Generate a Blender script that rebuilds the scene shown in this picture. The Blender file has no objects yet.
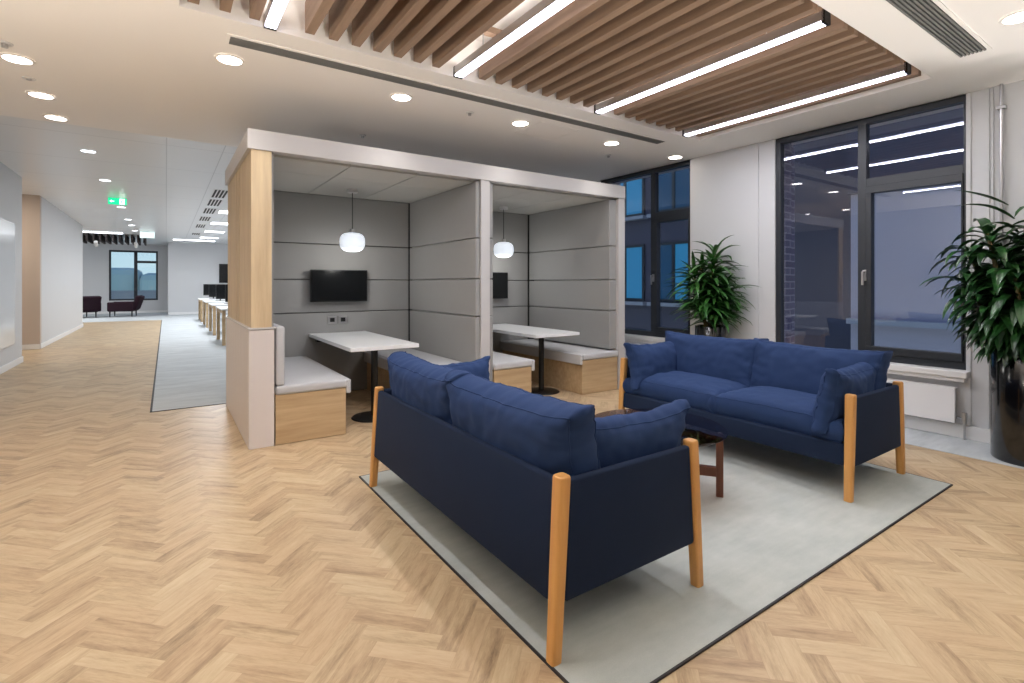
import bpy, bmesh, math, random
from mathutils import Vector, Matrix, noise
random.seed(7)
PI = math.pi
S = bpy.context.scene
COL = S.collection
H = 1.25            # camera height
CZ = 2.79           # lounge ceiling
CZ2 = 2.95          # corridor ceiling
XW = 5.344          # window wall

def lin(c):
    return tuple(((v/255)/12.92 if v/255 <= .04045 else ((v/255+.055)/1.055)**2.4) for v in c) + (1.,)

# ---------------------------------------------------------------- materials
class NT:
    def __init__(s, name):
        s.m = bpy.data.materials.new(name); s.m.use_nodes = True
        s.t = s.m.node_tree; s.n = s.t.nodes; s.l = s.t.links
        s.b = s.n['Principled BSDF']; s.out = s.n['Material Output']
    def new(s, kind, **kw):
        n = s.n.new(kind)
        for k, v in kw.items(): setattr(n, k, v)
        return n
    def link(s, a, b): s.l.new(a, b)
    def math(s, op, a, b=None, c=None):
        n = s.n.new('ShaderNodeMath'); n.operation = op
        for i, v in enumerate((a, b, c)):
            if v is None: continue
            if isinstance(v, (int, float)): n.inputs[i].default_value = v
            else: s.l.new(v, n.inputs[i])
        return n.outputs[0]
    def mix(s, fac, a, b, blend='MIX'):
        n = s.n.new('ShaderNodeMix'); n.data_type = 'RGBA'; n.blend_type = blend
        for sock, v in ((n.inputs[0], fac), (n.inputs[6], a), (n.inputs[7], b)):
            if isinstance(v, (int, float)): sock.default_value = v
            elif isinstance(v, tuple): sock.default_value = v
            else: s.l.new(v, sock)
        return n.outputs[2]
    def ramp(s, fac, stops):
        n = s.n.new('ShaderNodeValToRGB'); e = n.color_ramp.elements
        e[0].position, e[0].color = stops[0]; e[1].position, e[1].color = stops[-1]
        for p, c in stops[1:-1]:
            x = e.new(p); x.color = c
        s.l.new(fac, n.inputs[0]); return n.outputs[0]
    def comb(s, x, y, z):
        n = s.n.new('ShaderNodeCombineXYZ')
        for i, v in enumerate((x, y, z)):
            if isinstance(v, (int, float)): n.inputs[i].default_value = v
            else: s.l.new(v, n.inputs[i])
        return n.outputs[0]
    def coords(s, obj=True):
        n = s.n.new('ShaderNodeTexCoord'); sp = s.n.new('ShaderNodeSeparateXYZ')
        s.l.new(n.outputs['Object' if obj else 'Generated'], sp.inputs[0]); return n.outputs['Object' if obj else 'Generated'], sp.outputs
    def noise(s, vec, scale, detail=3, rough=.5):
        n = s.n.new('ShaderNodeTexNoise'); n.inputs['Scale'].default_value = scale
        n.inputs['Detail'].default_value = detail; n.inputs['Roughness'].default_value = rough
        if vec is not None: s.l.new(vec, n.inputs['Vector'])
        return n.outputs[0]
    def bump(s, h, strength=.2, dist=.002):
        n = s.n.new('ShaderNodeBump'); n.inputs['Strength'].default_value = strength; n.inputs['Distance'].default_value = dist
        s.l.new(h, n.inputs['Height']); s.l.new(n.outputs[0], s.b.inputs['Normal'])

def plain(name, rgb, rough=.5, metal=0., spec=.5, emis=None, es=0., coat=0., var=.06, nscale=6.):
    t = NT(name); b = t.b
    b.inputs['Roughness'].default_value = rough; b.inputs['Metallic'].default_value = metal
    b.inputs['Specular IOR Level'].default_value = spec
    b.inputs['Coat Weight'].default_value = coat
    c = lin(rgb)
    if var:
        o, _ = t.coords(); f = t.noise(o, nscale, 3)
        col = t.mix(f, tuple(v*(1-var) for v in c[:3])+(1,), tuple(min(1, v*(1+var)) for v in c[:3])+(1,))
        t.link(col, b.inputs['Base Color'])
    else: b.inputs['Base Color'].default_value = c
    if emis:
        b.inputs['Emission Color'].default_value = lin(emis); b.inputs['Emission Strength'].default_value = es
    return t.m

def wood(name, light, dark, axis='z', scale=1., rough=.45, contrast=1.):
    t = NT(name); o, xyz = t.coords()
    k = {'x': (.08, 1, 1), 'y': (1, .08, 1), 'z': (1, 1, .08)}[axis]
    v = t.comb(*[t.math('MULTIPLY', xyz[i], k[i]*scale) for i in range(3)])
    inf = t.new('ShaderNodeObjectInfo').outputs['Random']
    vv = t.new('ShaderNodeVectorMath', operation='ADD'); t.link(v, vv.inputs[0]); t.link(t.comb(t.math('MULTIPLY', inf, 9.), 0., 0.), vv.inputs[1])
    n1 = t.noise(vv.outputs[0], 22, 5, .65); n2 = t.noise(vv.outputs[0], 5, 3, .6)
    f = t.math('ADD', t.math('MULTIPLY', n1, .6), t.math('MULTIPLY', n2, .4))
    f = t.math('ADD', t.math('MULTIPLY', t.math('SUBTRACT', f, .5), 2.2*contrast), .5)
    t.link(t.ramp(f, [(0., lin(dark)), (1., lin(light))]), t.b.inputs['Base Color'])
    t.b.inputs['Roughness'].default_value = rough; t.bump(n1, .08, .001)
    return t.m

def fabric(name, rgb, var=.25, rough=.9, sheen=.3, sc=700, bump=.25, mott=.12):
    t = NT(name); o, xyz = t.coords(); c = lin(rgb)
    n1 = t.noise(o, sc, 2, .6); n2 = t.noise(o, 9, 4, .6)
    a = t.mix(n1, tuple(v*(1-var) for v in c[:3])+(1,), tuple(min(1, v*(1+var)) for v in c[:3])+(1,))
    a = t.mix(n2, a, tuple(min(1, v*(1+mott)) for v in c[:3])+(1,))
    t.link(a, t.b.inputs['Base Color'])
    t.b.inputs['Roughness'].default_value = rough; t.b.inputs['Specular IOR Level'].default_value = .25
    t.b.inputs['Sheen Weight'].default_value = sheen; t.b.inputs['Sheen Roughness'].default_value = .5
    t.b.inputs['Sheen Tint'].default_value = tuple(min(1, v*3+.01) for v in c[:3])+(1,)
    t.bump(n1, bump, .0006); return t.m

def herringbone():
    t = NT('herringbone_oak'); o, xyz = t.coords()
    W = .072; n = 4.
    x, y = xyz[0], xyz[1]; q = 1/math.sqrt(2)/W
    u = t.math('MULTIPLY', t.math('ADD', x, y), q)
    v = t.math('MULTIPLY', t.math('SUBTRACT', y, x), q)
    i = t.math('FLOOR', u); j = t.math('FLOOR', v)
    fu = t.math('SUBTRACT', u, i); fv = t.math('SUBTRACT', v, j)
    m = t.math('FLOORED_MODULO', t.math('SUBTRACT', i, j), 2*n)
    hz = t.math('LESS_THAN', m, n - .5)            # 1: plank runs along u
    # ids
    ida = t.math('SUBTRACT', i, m); idb = j
    off = t.math('SUBTRACT', 2*n-1, m)
    va = i; vb = t.math('SUBTRACT', j, off)
    def sel(a, b):   # hz?a:b
        return t.math('ADD', t.math('MULTIPLY', hz, a), t.math('MULTIPLY', t.math('SUBTRACT', 1., hz), b))
    idx = sel(ida, t.math('ADD', va, 517.3)); idy = sel(idb, t.math('ADD', vb, 231.7))
    along = sel(t.math('ADD', m, fu), t.math('ADD', off, fv))       # 0..n
    across = sel(fv, fu)
    wn = t.new('ShaderNodeTexWhiteNoise', noise_dimensions='2D')
    t.link(t.comb(idx, idy, 0.), wn.inputs['Vector'])
    r = wn.outputs['Value']
    wn2 = t.new('ShaderNodeTexWhiteNoise', noise_dimensions='2D')
    t.link(t.comb(t.math('ADD', idx, 33.), idy, 0.), wn2.inputs['Vector']); r2 = wn2.outputs['Value']
    gv = t.comb(t.math('MULTIPLY', along, .16), across, t.math('MULTIPLY', r, 60.))
    g1 = t.noise(gv, 3.2, 6, .72); g2 = t.noise(gv, 1.3, 3, .55); g3 = t.noise(t.comb(t.math('MULTIPLY', along, .5), t.math('MULTIPLY', across, 3.), t.math('MULTIPLY', r2, 40.)), 5., 3, .7)
    f = t.math('ADD', t.math('MULTIPLY', g1, .5), t.math('ADD', t.math('MULTIPLY', g2, .35), t.math('MULTIPLY', g3, .15)))
    f = t.math('ADD', t.math('MULTIPLY', t.math('SUBTRACT', f, .5), 2.6), .56)
    f = t.math('ADD', f, t.math('MULTIPLY', t.math('SUBTRACT', r, .5), .42))
    c = t.ramp(f, [(0., lin((126, 106, 84))), (.3, lin((170, 146, 116))), (.6, lin((194, 171, 137))), (1., lin((208, 189, 156)))])
    c = t.mix(t.math('MULTIPLY', r2, .3), c, lin((190, 158, 126)))
    # joints
    e1 = t.math('MINIMUM', across, t.math('SUBTRACT', 1., across))
    e2 = t.math('MINIMUM', along, t.math('SUBTRACT', n, along))
    e = t.math('MINIMUM', e1, e2)
    jt = t.math('LESS_THAN', e, .012)
    c = t.mix(t.math('MULTIPLY', jt, .2), c, lin((140, 108, 74)))
    t.link(c, t.b.inputs['Base Color'])
    t.b.inputs['Roughness'].default_value = .42; t.b.inputs['Specular IOR Level'].default_value = .35
    t.bump(t.math('SUBTRACT', g1, jt), .12, .001)
    return t.m

def carpet(name, a, b, streak=False):
    t = NT(name); o, xyz = t.coords()
    v = t.comb(t.math('MULTIPLY', xyz[0], 1.), t.math('MULTIPLY', xyz[1], 1.), 0.) if not streak else t.comb(t.math('MULTIPLY', xyz[0], .55), t.math('MULTIPLY', xyz[1], 2.2), 0.)
    n1 = t.noise(v, 2.6, 5, .6); n2 = t.noise(o, 260, 2, .6); n3 = t.noise(t.comb(t.math('MULTIPLY', xyz[0], 3.), t.math('MULTIPLY', xyz[1], 14.), 0.), 1.5, 4, .6)
    f = t.math('ADD', t.math('MULTIPLY', n1, .5), t.math('ADD', t.math('MULTIPLY', n2, .25), t.math('MULTIPLY', n3, .25)))
    f = t.math('ADD', t.math('MULTIPLY', t.math('SUBTRACT', f, .5), 2.4), .5)
    t.link(t.ramp(f, [(0., lin(a)), (1., lin(b))]), t.b.inputs['Base Color'])
    t.b.inputs['Roughness'].default_value = .95; t.b.inputs['Specular IOR Level'].default_value = .15
    t.bump(n2, .4, .002); return t.m

def glass(name, tint, base, gl_col=(1, 1, 1, 1), rough=0.):
    t = NT(name); t.n.remove(t.b)
    tr = t.new('ShaderNodeBsdfTransparent'); tr.inputs[0].default_value = tint
    gl = t.new('ShaderNodeBsdfGlossy'); gl.inputs['Roughness'].default_value = rough; gl.inputs['Color'].default_value = gl_col
    ge = t.new('ShaderNodeNewGeometry'); dt = t.new('ShaderNodeVectorMath', operation='DOT_PRODUCT')
    t.link(ge.outputs['Normal'], dt.inputs[0]); t.link(ge.outputs['Incoming'], dt.inputs[1])
    k = t.math('POWER', t.math('SUBTRACT', 1., t.math('ABSOLUTE', dt.outputs['Value'])), 5.)
    f = t.math('MINIMUM', t.math('ADD', t.math('MULTIPLY', k, .95), base), 1.)
    mx = t.new('ShaderNodeMixShader'); t.link(f, mx.inputs[0]); t.link(tr.outputs[0], mx.inputs[1]); t.link(gl.outputs[0], mx.inputs[2])
    t.link(mx.outputs[0], t.out.inputs[0]); return t.m

def brick(name, a, b, mortar):
    t = NT(name); o, xyz = t.coords()
    n = t.new('ShaderNodeTexBrick'); t.link(t.comb(t.math('ADD', xyz[0], xyz[1]), xyz[2], 0.), n.inputs['Vector'])
    n.inputs['Color1'].default_value = lin(a); n.inputs['Color2'].default_value = lin(b); n.inputs['Mortar'].default_value = lin(mortar)
    n.inputs['Scale'].default_value = 1.; n.inputs['Brick Width'].default_value = .22; n.inputs['Row Height'].default_value = .075; n.inputs['Mortar Size'].default_value = .008
    t.link(n.outputs[0], t.b.inputs['Base Color']); t.b.inputs['Roughness'].default_value = .9; return t.m

def leafmat(name, a, b):
    t = NT(name); o, xyz = t.coords(); f = t.noise(o, 7, 3, .7)
    f = t.math('ADD', t.math('MULTIPLY', t.math('SUBTRACT', f, .5), 2.6), .5)
    t.link(t.ramp(f, [(0., lin(a)), (1., lin(b))]), t.b.inputs['Base Color'])
    t.b.inputs['Roughness'].default_value = .32; t.b.inputs['Specular IOR Level'].default_value = .6
    return t.m

def ceiling_tiles(name, rgb, line, step, rough):
    t = NT(name); o, xyz = t.coords()
    fx = t.math('FLOORED_MODULO', xyz[0], step[0]); fy = t.math('FLOORED_MODULO', xyz[1], step[1])
    g = t.math('MAXIMUM', t.math('LESS_THAN', fx, .012), t.math('LESS_THAN', fy, .012))
    t.link(t.mix(t.math('MULTIPLY', g, .5), lin(rgb), lin(line)), t.b.inputs['Base Color'])
    t.b.inputs['Roughness'].default_value = rough; t.b.inputs['Specular IOR Level'].default_value = .5
    return t.m

M = {}
M['floor'] = herringbone()
M['rug'] = carpet('rug_pile', (158, 164, 162), (196, 200, 196))
M['carpet'] = carpet('grey_carpet', (166, 171, 175), (210, 215, 217), True)
M['trim_black'] = plain('black_edge_trim', (38, 34, 36), .6)
M['paint'] = plain('white_wall_paint', (205, 206, 208), .7, var=.015, nscale=2)
M['paint2'] = plain('white_trim_paint', (232, 232, 232), .45, var=.01)
M['beige'] = plain('wall_paint_warm_lit', (196, 182, 170), .7, var=.02)  # white wall tinted beige for the warm downlight falling on it
M['ceil'] = plain('ceiling_paint', (246, 243, 240), .8, var=.01, nscale=1)
M['ceil2'] = ceiling_tiles('corridor_ceiling_panels', (228, 230, 232), (150, 152, 156), (30., 1.5), .28)
M['ceil3'] = ceiling_tiles('office_ceiling_tiles', (228, 230, 232), (140, 142, 146), (.6, 1.5), .34)
M['slat'] = wood('ceiling_slat_wood', (164, 138, 116), (118, 94, 76), 'y', 1., .6)
M['darkslat'] = plain('dark_baffle', (52, 44, 44), .7)
M['oak'] = wood('pale_oak', (222, 202, 166), (180, 154, 120), 'z', 1., .5, 1.1)
M['oakx'] = wood('pale_oak_horizontal', (206, 180, 142), (162, 134, 98), 'x', 1., .5, 1.1)
M['beech'] = wood('sofa_leg_oak', (230, 176, 106), (194, 136, 74), 'z', 1., .4, .9)
M['walnut'] = wood('walnut_frame', (128, 78, 54), (84, 46, 32), 'z', 1., .4)
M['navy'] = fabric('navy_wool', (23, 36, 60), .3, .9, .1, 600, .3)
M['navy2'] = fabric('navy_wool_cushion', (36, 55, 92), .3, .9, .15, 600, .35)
M['grey_pad'] = fabric('grey_acoustic_fabric', (150, 150, 149), .1, .95, .1, 500, .15, .05)
M['seat_grey'] = fabric('light_grey_seat_fabric', (186, 187, 190), .14, .9, .1, 420, .3, .08)
M['greige'] = plain('greige_laminate', (216, 209, 206), .5, var=.02)
M['frame_white'] = plain('booth_frame_white', (196, 194, 194), .5, var=.01)
M['booth_ceil'] = plain('booth_ceiling_panel', (196, 196, 192), .7, var=.02)
M['tabletop'] = plain('white_laminate', (232, 234, 236), .3, var=.0)
M['black'] = plain('black_metal', (14, 14, 15), .35, .0, .5, var=0)
M['screen'] = plain('screen_glass', (16, 18, 20), .18, var=0)
M['gloss_black'] = plain('glossy_black_pot', (12, 11, 12), .16, spec=.6, coat=.4, var=0)
M['soil'] = plain('soil', (40, 30, 24), .95, var=.3, nscale=60)
M['steel'] = plain('brushed_steel', (190, 190, 192), .3, .9, var=0)
M['slot_dark'] = plain('dark_slot', (40, 40, 40), .8, var=0)
M['grille'] = plain('grille_paint', (120, 120, 118), .55, var=0)
M['frame_dark'] = plain('dark_grey_window_frame', (42, 46, 52), .4, var=.03)
M['radiator'] = plain('white_enamel', (236, 236, 238), .3, var=0)
M['pvc'] = plain('plastic_white', (225, 225, 225), .4, var=0)
M['plum'] = fabric('plum_fabric', (38, 20, 30), .3, .9, .1, 500, .2)
M['stem'] = plain('plant_stem', (96, 84, 52), .7, var=.2, nscale=20)
M['leafA'] = leafmat('leaf_left', (14, 50, 20), (70, 124, 54))
M['leafB'] = leafmat('leaf_right', (8, 38, 18), (48, 96, 44))
M['winglass'] = glass('window_glass', (.88, .90, .92, 1), .07, (.92, .92, 1, 1))
M['farglass'] = glass('far_window_glass', (.9, .95, .95, 1), .02)
M['smoke'] = glass('smoked_table_glass', (.52, .43, .40, 1), .05, (.8, .74, .72, 1))
M['pglass'] = glass('clear_glass', (.93, .95, .95, 1), .05)
def emit(name, rgb, s):
    return plain(name, rgb, .5, emis=rgb, es=s, var=0)
M['led'] = emit('led_diffuser', (236, 234, 255), 9.)
M['lamp'] = emit('downlight_lens', (255, 246, 236), 14.)
M['lampc'] = emit('downlight_lens_cool', (240, 246, 255), 6.)
M['globe'] = emit('opal_globe', (232, 240, 250), .62)
M['panel'] = emit('ceiling_light_panel', (245, 248, 255), 4.)
M['green'] = emit('exit_green', (20, 200, 140), 1.3)
M['exitwhite'] = emit('exit_white', (220, 255, 240), 1.6)
M['exitbox'] = emit('exit_back_face', (205, 228, 228), 1.)
M['teal'] = emit('lit_office_window', (40, 120, 160), .55)
M['teal2'] = emit('dim_office_window', (16, 62, 92), .45)
M['facade'] = plain('facade_panel', (78, 76, 92), .7, var=.08, nscale=1)
M['brick'] = brick('grey_brick', (110, 108, 140), (92, 92, 122), (150, 150, 170))
M['lilac'] = plain('lilac_reflection', (186, 178, 190), .8, var=.05, nscale=.8)  # tone of a window reflection, put into the block's colour
M['wsill'] = plain('facade_sill', (170, 170, 178), .6, var=0)
M['hill'] = plain('far_hill', (168, 184, 184), .9, var=.2, nscale=.05)

# ---------------------------------------------------------------- mesh helpers
class MB:
    def __init__(s): s.bm = bmesh.new(); s.mats = []
    def mi(s, mat):
        if mat is None: return 0
        if mat not in s.mats: s.mats.append(mat)
        return s.mats.index(mat)
    def _fin(s, verts, mtx, mat):
        if mtx is not None: bmesh.ops.transform(s.bm, matrix=mtx, verts=verts)
        if mat is not None:
            k = s.mi(mat); vs = set(verts)
            for v in verts:
                for f in v.link_faces:
                    if all(w in vs for w in f.verts): f.material_index = k
        return s
    def box(s, x0, x1, y0, y1, z0, z1, bev=0., mtx=None, mat=None, seg=2):
        r = bmesh.ops.create_cube(s.bm, size=1); vs = r['verts']
        bmesh.ops.scale(s.bm, vec=(abs(x1-x0), abs(y1-y0), abs(z1-z0)), verts=vs)
        bmesh.ops.translate(s.bm, vec=((x0+x1)/2, (y0+y1)/2, (z0+z1)/2), verts=vs)
        if bev:
            ed = list({e for v in vs for e in v.link_edges})
            r2 = bmesh.ops.bevel(s.bm, geom=ed, offset=bev, segments=seg, profile=.6, affect='EDGES')
            vs = list({v for f in r2['faces'] for v in f.verts} | {v for v in vs if v.is_valid})
            # collect the whole island
            seen = set(vs); st = list(vs)
            while st:
                v = st.pop()
                for e in v.link_edges:
                    w = e.other_vert(v)
                    if w not in seen: seen.add(w); st.append(w)
            vs = list(seen)
        return s._fin(vs, mtx, mat)
    def cyl(s, c, r, z0, z1, n=24, r2=None, mtx=None, mat=None):
        q = bmesh.ops.create_cone(s.bm, cap_ends=True, segments=n, radius1=r, radius2=r if r2 is None else r2, depth=z1-z0); vs = q['verts']
        bmesh.ops.translate(s.bm, vec=(c[0], c[1], (z0+z1)/2), verts=vs)
        return s._fin(vs, mtx, mat)
    def lathe(s, prof, c=(0, 0), n=32, mtx=None, mat=None):
        rings = []; allv = []
        for r, z in prof:
            if r < 1e-6: ring = [s.bm.verts.new((c[0], c[1], z))]
            else: ring = [s.bm.verts.new((c[0]+r*math.cos(2*PI*k/n), c[1]+r*math.sin(2*PI*k/n), z)) for k in range(n)]
            rings.append(ring); allv += ring
        for a, b in zip(rings, rings[1:]):
            for k in range(n):
                k2 = (k+1) % n
                if len(a) == 1 and len(b) == 1: continue
                if len(a) == 1: s.bm.faces.new((a[0], b[k], b[k2]))
                elif len(b) == 1: s.bm.faces.new((a[k], b[0], a[k2]))
                else: s.bm.faces.new((a[k], b[k], b[k2], a[k2]))
        return s._fin(allv, mtx, mat)
    def tube(s, pts, rad, n=8, mat=None, cap=True):
        rings = []; pts = [Vector(p) for p in pts]; allv = []
        for i, p in enumerate(pts):
            d = (pts[min(i+1, len(pts)-1)] - pts[max(i-1, 0)]).normalized()
            up = Vector((0, 0, 1)) if abs(d.z) < .9 else Vector((1, 0, 0))
            a = d.cross(up).normalized(); b = d.cross(a).normalized()
            rr = rad[i] if isinstance(rad, (list, tuple)) else rad
            ring = [s.bm.verts.new(p + rr*(math.cos(2*PI*k/n)*a + math.sin(2*PI*k/n)*b)) for k in range(n)]
            rings.append(ring); allv += ring
        for a, b in zip(rings, rings[1:]):
            for k in range(n): s.bm.faces.new((a[k], a[(k+1) % n], b[(k+1) % n], b[k]))
        if cap: s.bm.faces.new(rings[0][::-1]); s.bm.faces.new(rings[-1])
        return s._fin(allv, None, mat)
    def hull8(s, lo, hi, mat=None):     # two quads (4 pts each) -> solid
        a = [s.bm.verts.new(p) for p in lo]; b = [s.bm.verts.new(p) for p in hi]
        s.bm.faces.new(a[::-1]); s.bm.faces.new(b)
        for k in range(4): s.bm.faces.new((a[k], a[(k+1) % 4], b[(k+1) % 4], b[k]))
        return s._fin(a+b, None, mat)
    def build(s, name, mat=None, parent=None, smooth=False, bevel=0., sub=0, loc=None):
        if len(s.bm.faces) == 0: raise ValueError(name)
        bmesh.ops.recalc_face_normals(s.bm, faces=s.bm.faces)
        me = bpy.data.meshes.new(name); s.bm.to_mesh(me); s.bm.free()
        if s.mats:
            for m in s.mats: me.materials.append(m)
        else: me.materials.append(mat)
        if smooth:
            for p in me.polygons: p.use_smooth = True
        o = bpy.data.objects.new(name, me); COL.objects.link(o)
        if parent: o.parent = parent
        if loc: o.location = loc
        if bevel:
            b = o.modifiers.new('bevel', 'BEVEL'); b.width = bevel; b.segments = 2; b.limit_method = 'ANGLE'; b.angle_limit = .7
        if sub:
            q = o.modifiers.new('sub', 'SUBSURF'); q.levels = sub; q.render_levels = sub
        return o

def tag(o, label, cat, group=None, kind=None):
    o['label'] = label; o['category'] = cat
    if group: o['group'] = group
    if kind: o['kind'] = kind
    return o
def struct(o): o['kind'] = 'structure'; return o
def thing(name, loc, label, cat, group=None, rz=0.):
    o = bpy.data.objects.new(name, None); COL.objects.link(o); o.empty_display_size = .1
    o.location = loc; o.rotation_euler = (0, 0, rz); return tag(o, label, cat, group)
def copy_tree(o, parent=None):
    c = o.copy(); COL.objects.link(c); c.parent = parent
    for ch in list(o.children): copy_tree(ch, c)
    return c
def bx(*a, **k): return MB().box(*a, **k)

# ================================================================= SETTING
YN = -4.2           # wall behind the camera
# floor
o = MB(); o.box(-8, XW+.15, YN, 28, -.12, 0); floor = struct(o.build('floor', M['floor']))
def flat(name, x0, x1, y0, y1, mat, z=.003):
    return struct(bx(x0, x1, y0, y1, .0005, z).build(name, mat))
flat('trim_1', -.115, .5, 6.07, 24.7, M['carpet'])          # grey carpet beside the corridor
flat('trim_2', .5, 4.78, 6.07, 24.7, M['carpet'])
flat('trim_3', -8, -.115, 21.4, 27, M['carpet'])
flat('trim_15', -.115, .067, 24.7, 27, M['carpet'])
flat('trim_4', 4.78, XW, -4.2, 24.7, M['carpet'])
flat('trim_14', -1.9, XW-.6, YN, -.6, M['rug'])  # pale carpet added behind the camera to bounce neutral light
flat('trim_5', -.13, -.112, 6.055, 21.4, M['trim_black'], .0045)
flat('trim_6', -.13, .52, 6.055, 6.072, M['trim_black'], .0045)
# right wall (window wall) with openings
ZS = .55
W1 = (1.317, 2.874); W2 = (3.93, 5.50); W3 = (6.9, 8.5)
o = MB(); X0, X1 = XW, XW+.3
ys = [YN, W1[0], W1[1], W2[0], W2[1], 24.7+.1]
for a, b in ((YN, W1[0]), (W1[1], W2[0]), (W2[1], 24.8)): o.box(X0, X1, a, b, 0, 3.1)
for w in (W1, W2):
    o.box(X0, X1, w[0], w[1], 0, ZS); o.box(X0, X1, w[0], w[1], CZ, 3.1)
o = o.build('wall_right', M['paint']); struct(o)
# exterior brick skin
o = MB()
for a, b in ((W1[1]+.02, W2[0]-.02), (0.2, W1[0]-.02), (W2[1]+.02, 9)): o.box(X1, X1+.15, a, b, -.5, 3.4)
# brick reveals inside the opening beyond the frame
o.box(XW+.13, X1, W1[1]-.02, W1[1]+.0, ZS, CZ); o.box(XW+.13, X1, W2[1]-.02, W2[1], ZS, CZ)
struct(o.build('trim_7', M['brick']))
# pier facing panel and moulded strips (white painted)
o = MB()
o.box(XW-.012, XW, 3.05, W2[0]-.02, 0, CZ-.001)
for a, b in ((1.285, 1.31), (1.175, 1.19), (1.15, 1.158)): o.box(XW-.012, XW, a, b, .0, CZ-.001)
struct(o.build('trim_8', M['paint']))
def baseboard(name, x0, x1, y0, y1, h=.1):
    o = MB(); o.box(x0, x1, y0, y1, 0.003, h); return struct(o.build(name, M['paint2'], bevel=.004))
baseboard('baseboard_right', XW-.03, XW-.0005, YN, 24.7, .11)
# left wall runs
XL = -1.9
struct(bx(XL-.25, XL, YN, 11.1, 0, 3.1).build('wall_left', M['paint']))
struct(bx(-6, -2.0, 13.15, 13.3, 0, 3.1).build('wall_alcove', M['beige']))
struct(bx(-2.25, -2.0, 13.3, 19.2, 0, 3.1).build('wall_corridor', M['paint']))
struct(bx(-6.1, -6, 10.9, 27, 0, 3.1).build('wall_far_left', M['paint']))
struct(bx(-6, XL-.25, 10.9, 11.1, 0, 3.1).build('wall_side', M['paint']))
baseboard('baseboard_left', XL, XL+.018, YN, 11.1)
baseboard('baseboard_corridor', -2.0, -1.982, 13.15, 19.2)
baseboard('baseboard_alcove', -5.9, -2.0, 13.13, 13.15)
# end walls
struct(bx(.067, XW, 24.7, 24.85, 0, 3.1).build('wall_end', M['paint']))
struct(bx(.067, .2, 24.85, 27, 0, 3.1).build('wall_return', M['paint']))
baseboard('baseboard_end', .067, XW-.03, 24.68, 24.7)
FW = (-1.97, -.29)
o = MB()
o.box(-8, FW[0], 27, 27.2, 0, 3.1); o.box(FW[1], .2, 27, 27.2, 0, 3.1)
o.box(FW[0], FW[1], 27, 27.2, 0, .55); o.box(FW[0], FW[1], 27, 27.2, 2.68, 3.1)
struct(o.build('wall_far', M['paint']))
baseboard('baseboard_far', -5.9, .06, 26.98, 27)
struct(bx(-2.15, XW+.4, YN-.15, YN, 0, 3.1).build('wall_back', plain('charcoal_wall_paint', (92, 92, 96), .8)))  # unseen wall, darkened to cut light bouncing onto the sofa
# ceiling with recess
RX = (.06, 4.73); RY = (1.36, 3.36); RT = 3.12
o = MB()
o.box(XL-.3, RX[0], YN, 6.45, CZ, 3.2); o.box(RX[1], XW+.4, YN, 6.45, CZ, 3.2)
o.box(RX[0], RX[1], YN, RY[0], CZ, 3.2); o.box(RX[0], RX[1], RY[1], 6.45, CZ, 3.2)
o.box(RX[0], RX[1], RY[0], RY[1], RT, 3.2)
struct(o.build('ceiling', M['ceil']))
struct(bx(-6.2, .06, 6.45, 27.2, CZ2, 3.2).build('ceiling_corridor', M['ceil2']))
struct(bx(.06, XW+.4, 6.45, 24.9, CZ2, 3.2).build('ceiling_office', M['ceil3']))
struct(bx(.06, .2, 24.9, 27.2, CZ2, 3.2).build('ceiling_end', M['ceil2']))

# ---------------------------------------------------------------- windows
def window(name, w, mull, zt, handle_side=True):
    """dark frame in the wall plane; fixed pane beyond mull, top light and turning sash nearer."""
    a, b = w; m0, m1 = mull; x0, x1 = XW+.015, XW+.095
    o = MB()
    f = .05
    o.box(x0, x1, a, b, CZ-.055, CZ-.001); o.box(x0, x1, a, b, ZS+.001, ZS+.065)
    o.box(x0, x1, b-f, b, ZS+.065, CZ-.055); o.box(x0, x1, a, a+.02, ZS+.065, CZ-.055)
    o.box(x0, x1, m0, m1, ZS+.065, CZ-.055)
    o.box(x0, x1, a+.02, m0, zt, zt+.075)
    fr = o.build(name, M['frame_dark'], bevel=.003); struct(fr)
    # opening sash
    o = MB(); s = .045; sx0, sx1 = x0-.018, x1-.02
    o.box(sx0, sx1, a+.02, m0, zt-s-.02, zt); o.box(sx0, sx1, a+.02, m0, ZS+.065, ZS+.065+s+.02)
    o.box(sx0, sx1, m0-s, m0, ZS+.13, zt-s-.02); o.box(sx0, sx1, a+.02, a+.02+.012, ZS+.13, zt-s-.02)
    sash = o.build('sash', M['frame_dark'], fr, bevel=.003)
    gx = (XW+.05, XW+.056)
    bx(gx[0], gx[1], m1, b-f, ZS+.065, CZ-.055).build('glass_pane', M['winglass'], fr)
    bx(gx[0], gx[1], a+.02, m0, zt+.075, CZ-.055).build('glass_pane', M['winglass'], fr)
    bx(gx[0], gx[1], a+.03, m0-s, ZS+.13, zt-s-.02).build('glass_pane', M['winglass'], sash)
    o = MB(); hy = (m0+m1)/2 - .03; 
    o.box(sx0-.012, sx0, hy-.015, hy+.015, 1.28, 1.38, .004); o.box(sx0-.05, sx0-.01, hy-.009, hy+.009, 1.345, 1.363, .003)
    o.box(sx0-.056, sx0-.04, hy-.01, hy+.01, 1.24, 1.365, .004)
    h = o.build('handle', M['steel'], sash); h['label'] = 'silver lever handle'
    return fr
window('window_1', W1, (2.03, 2.10), 2.15)
window('window_2', W2, (4.49, 4.56), 2.12)
for i, w in enumerate((W1, W2)):
    o = MB(); o.box(XW-.1, XW+.02, w[0]-.03, w[1]+.03, ZS-.055, ZS-.0); o.box(XW-.08, XW, w[0]-.01, w[1]+.01, ZS-.09, ZS-.055)
    struct(o.build('trim_%d' % (9+i), M['paint2'], bevel=.008))
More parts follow.
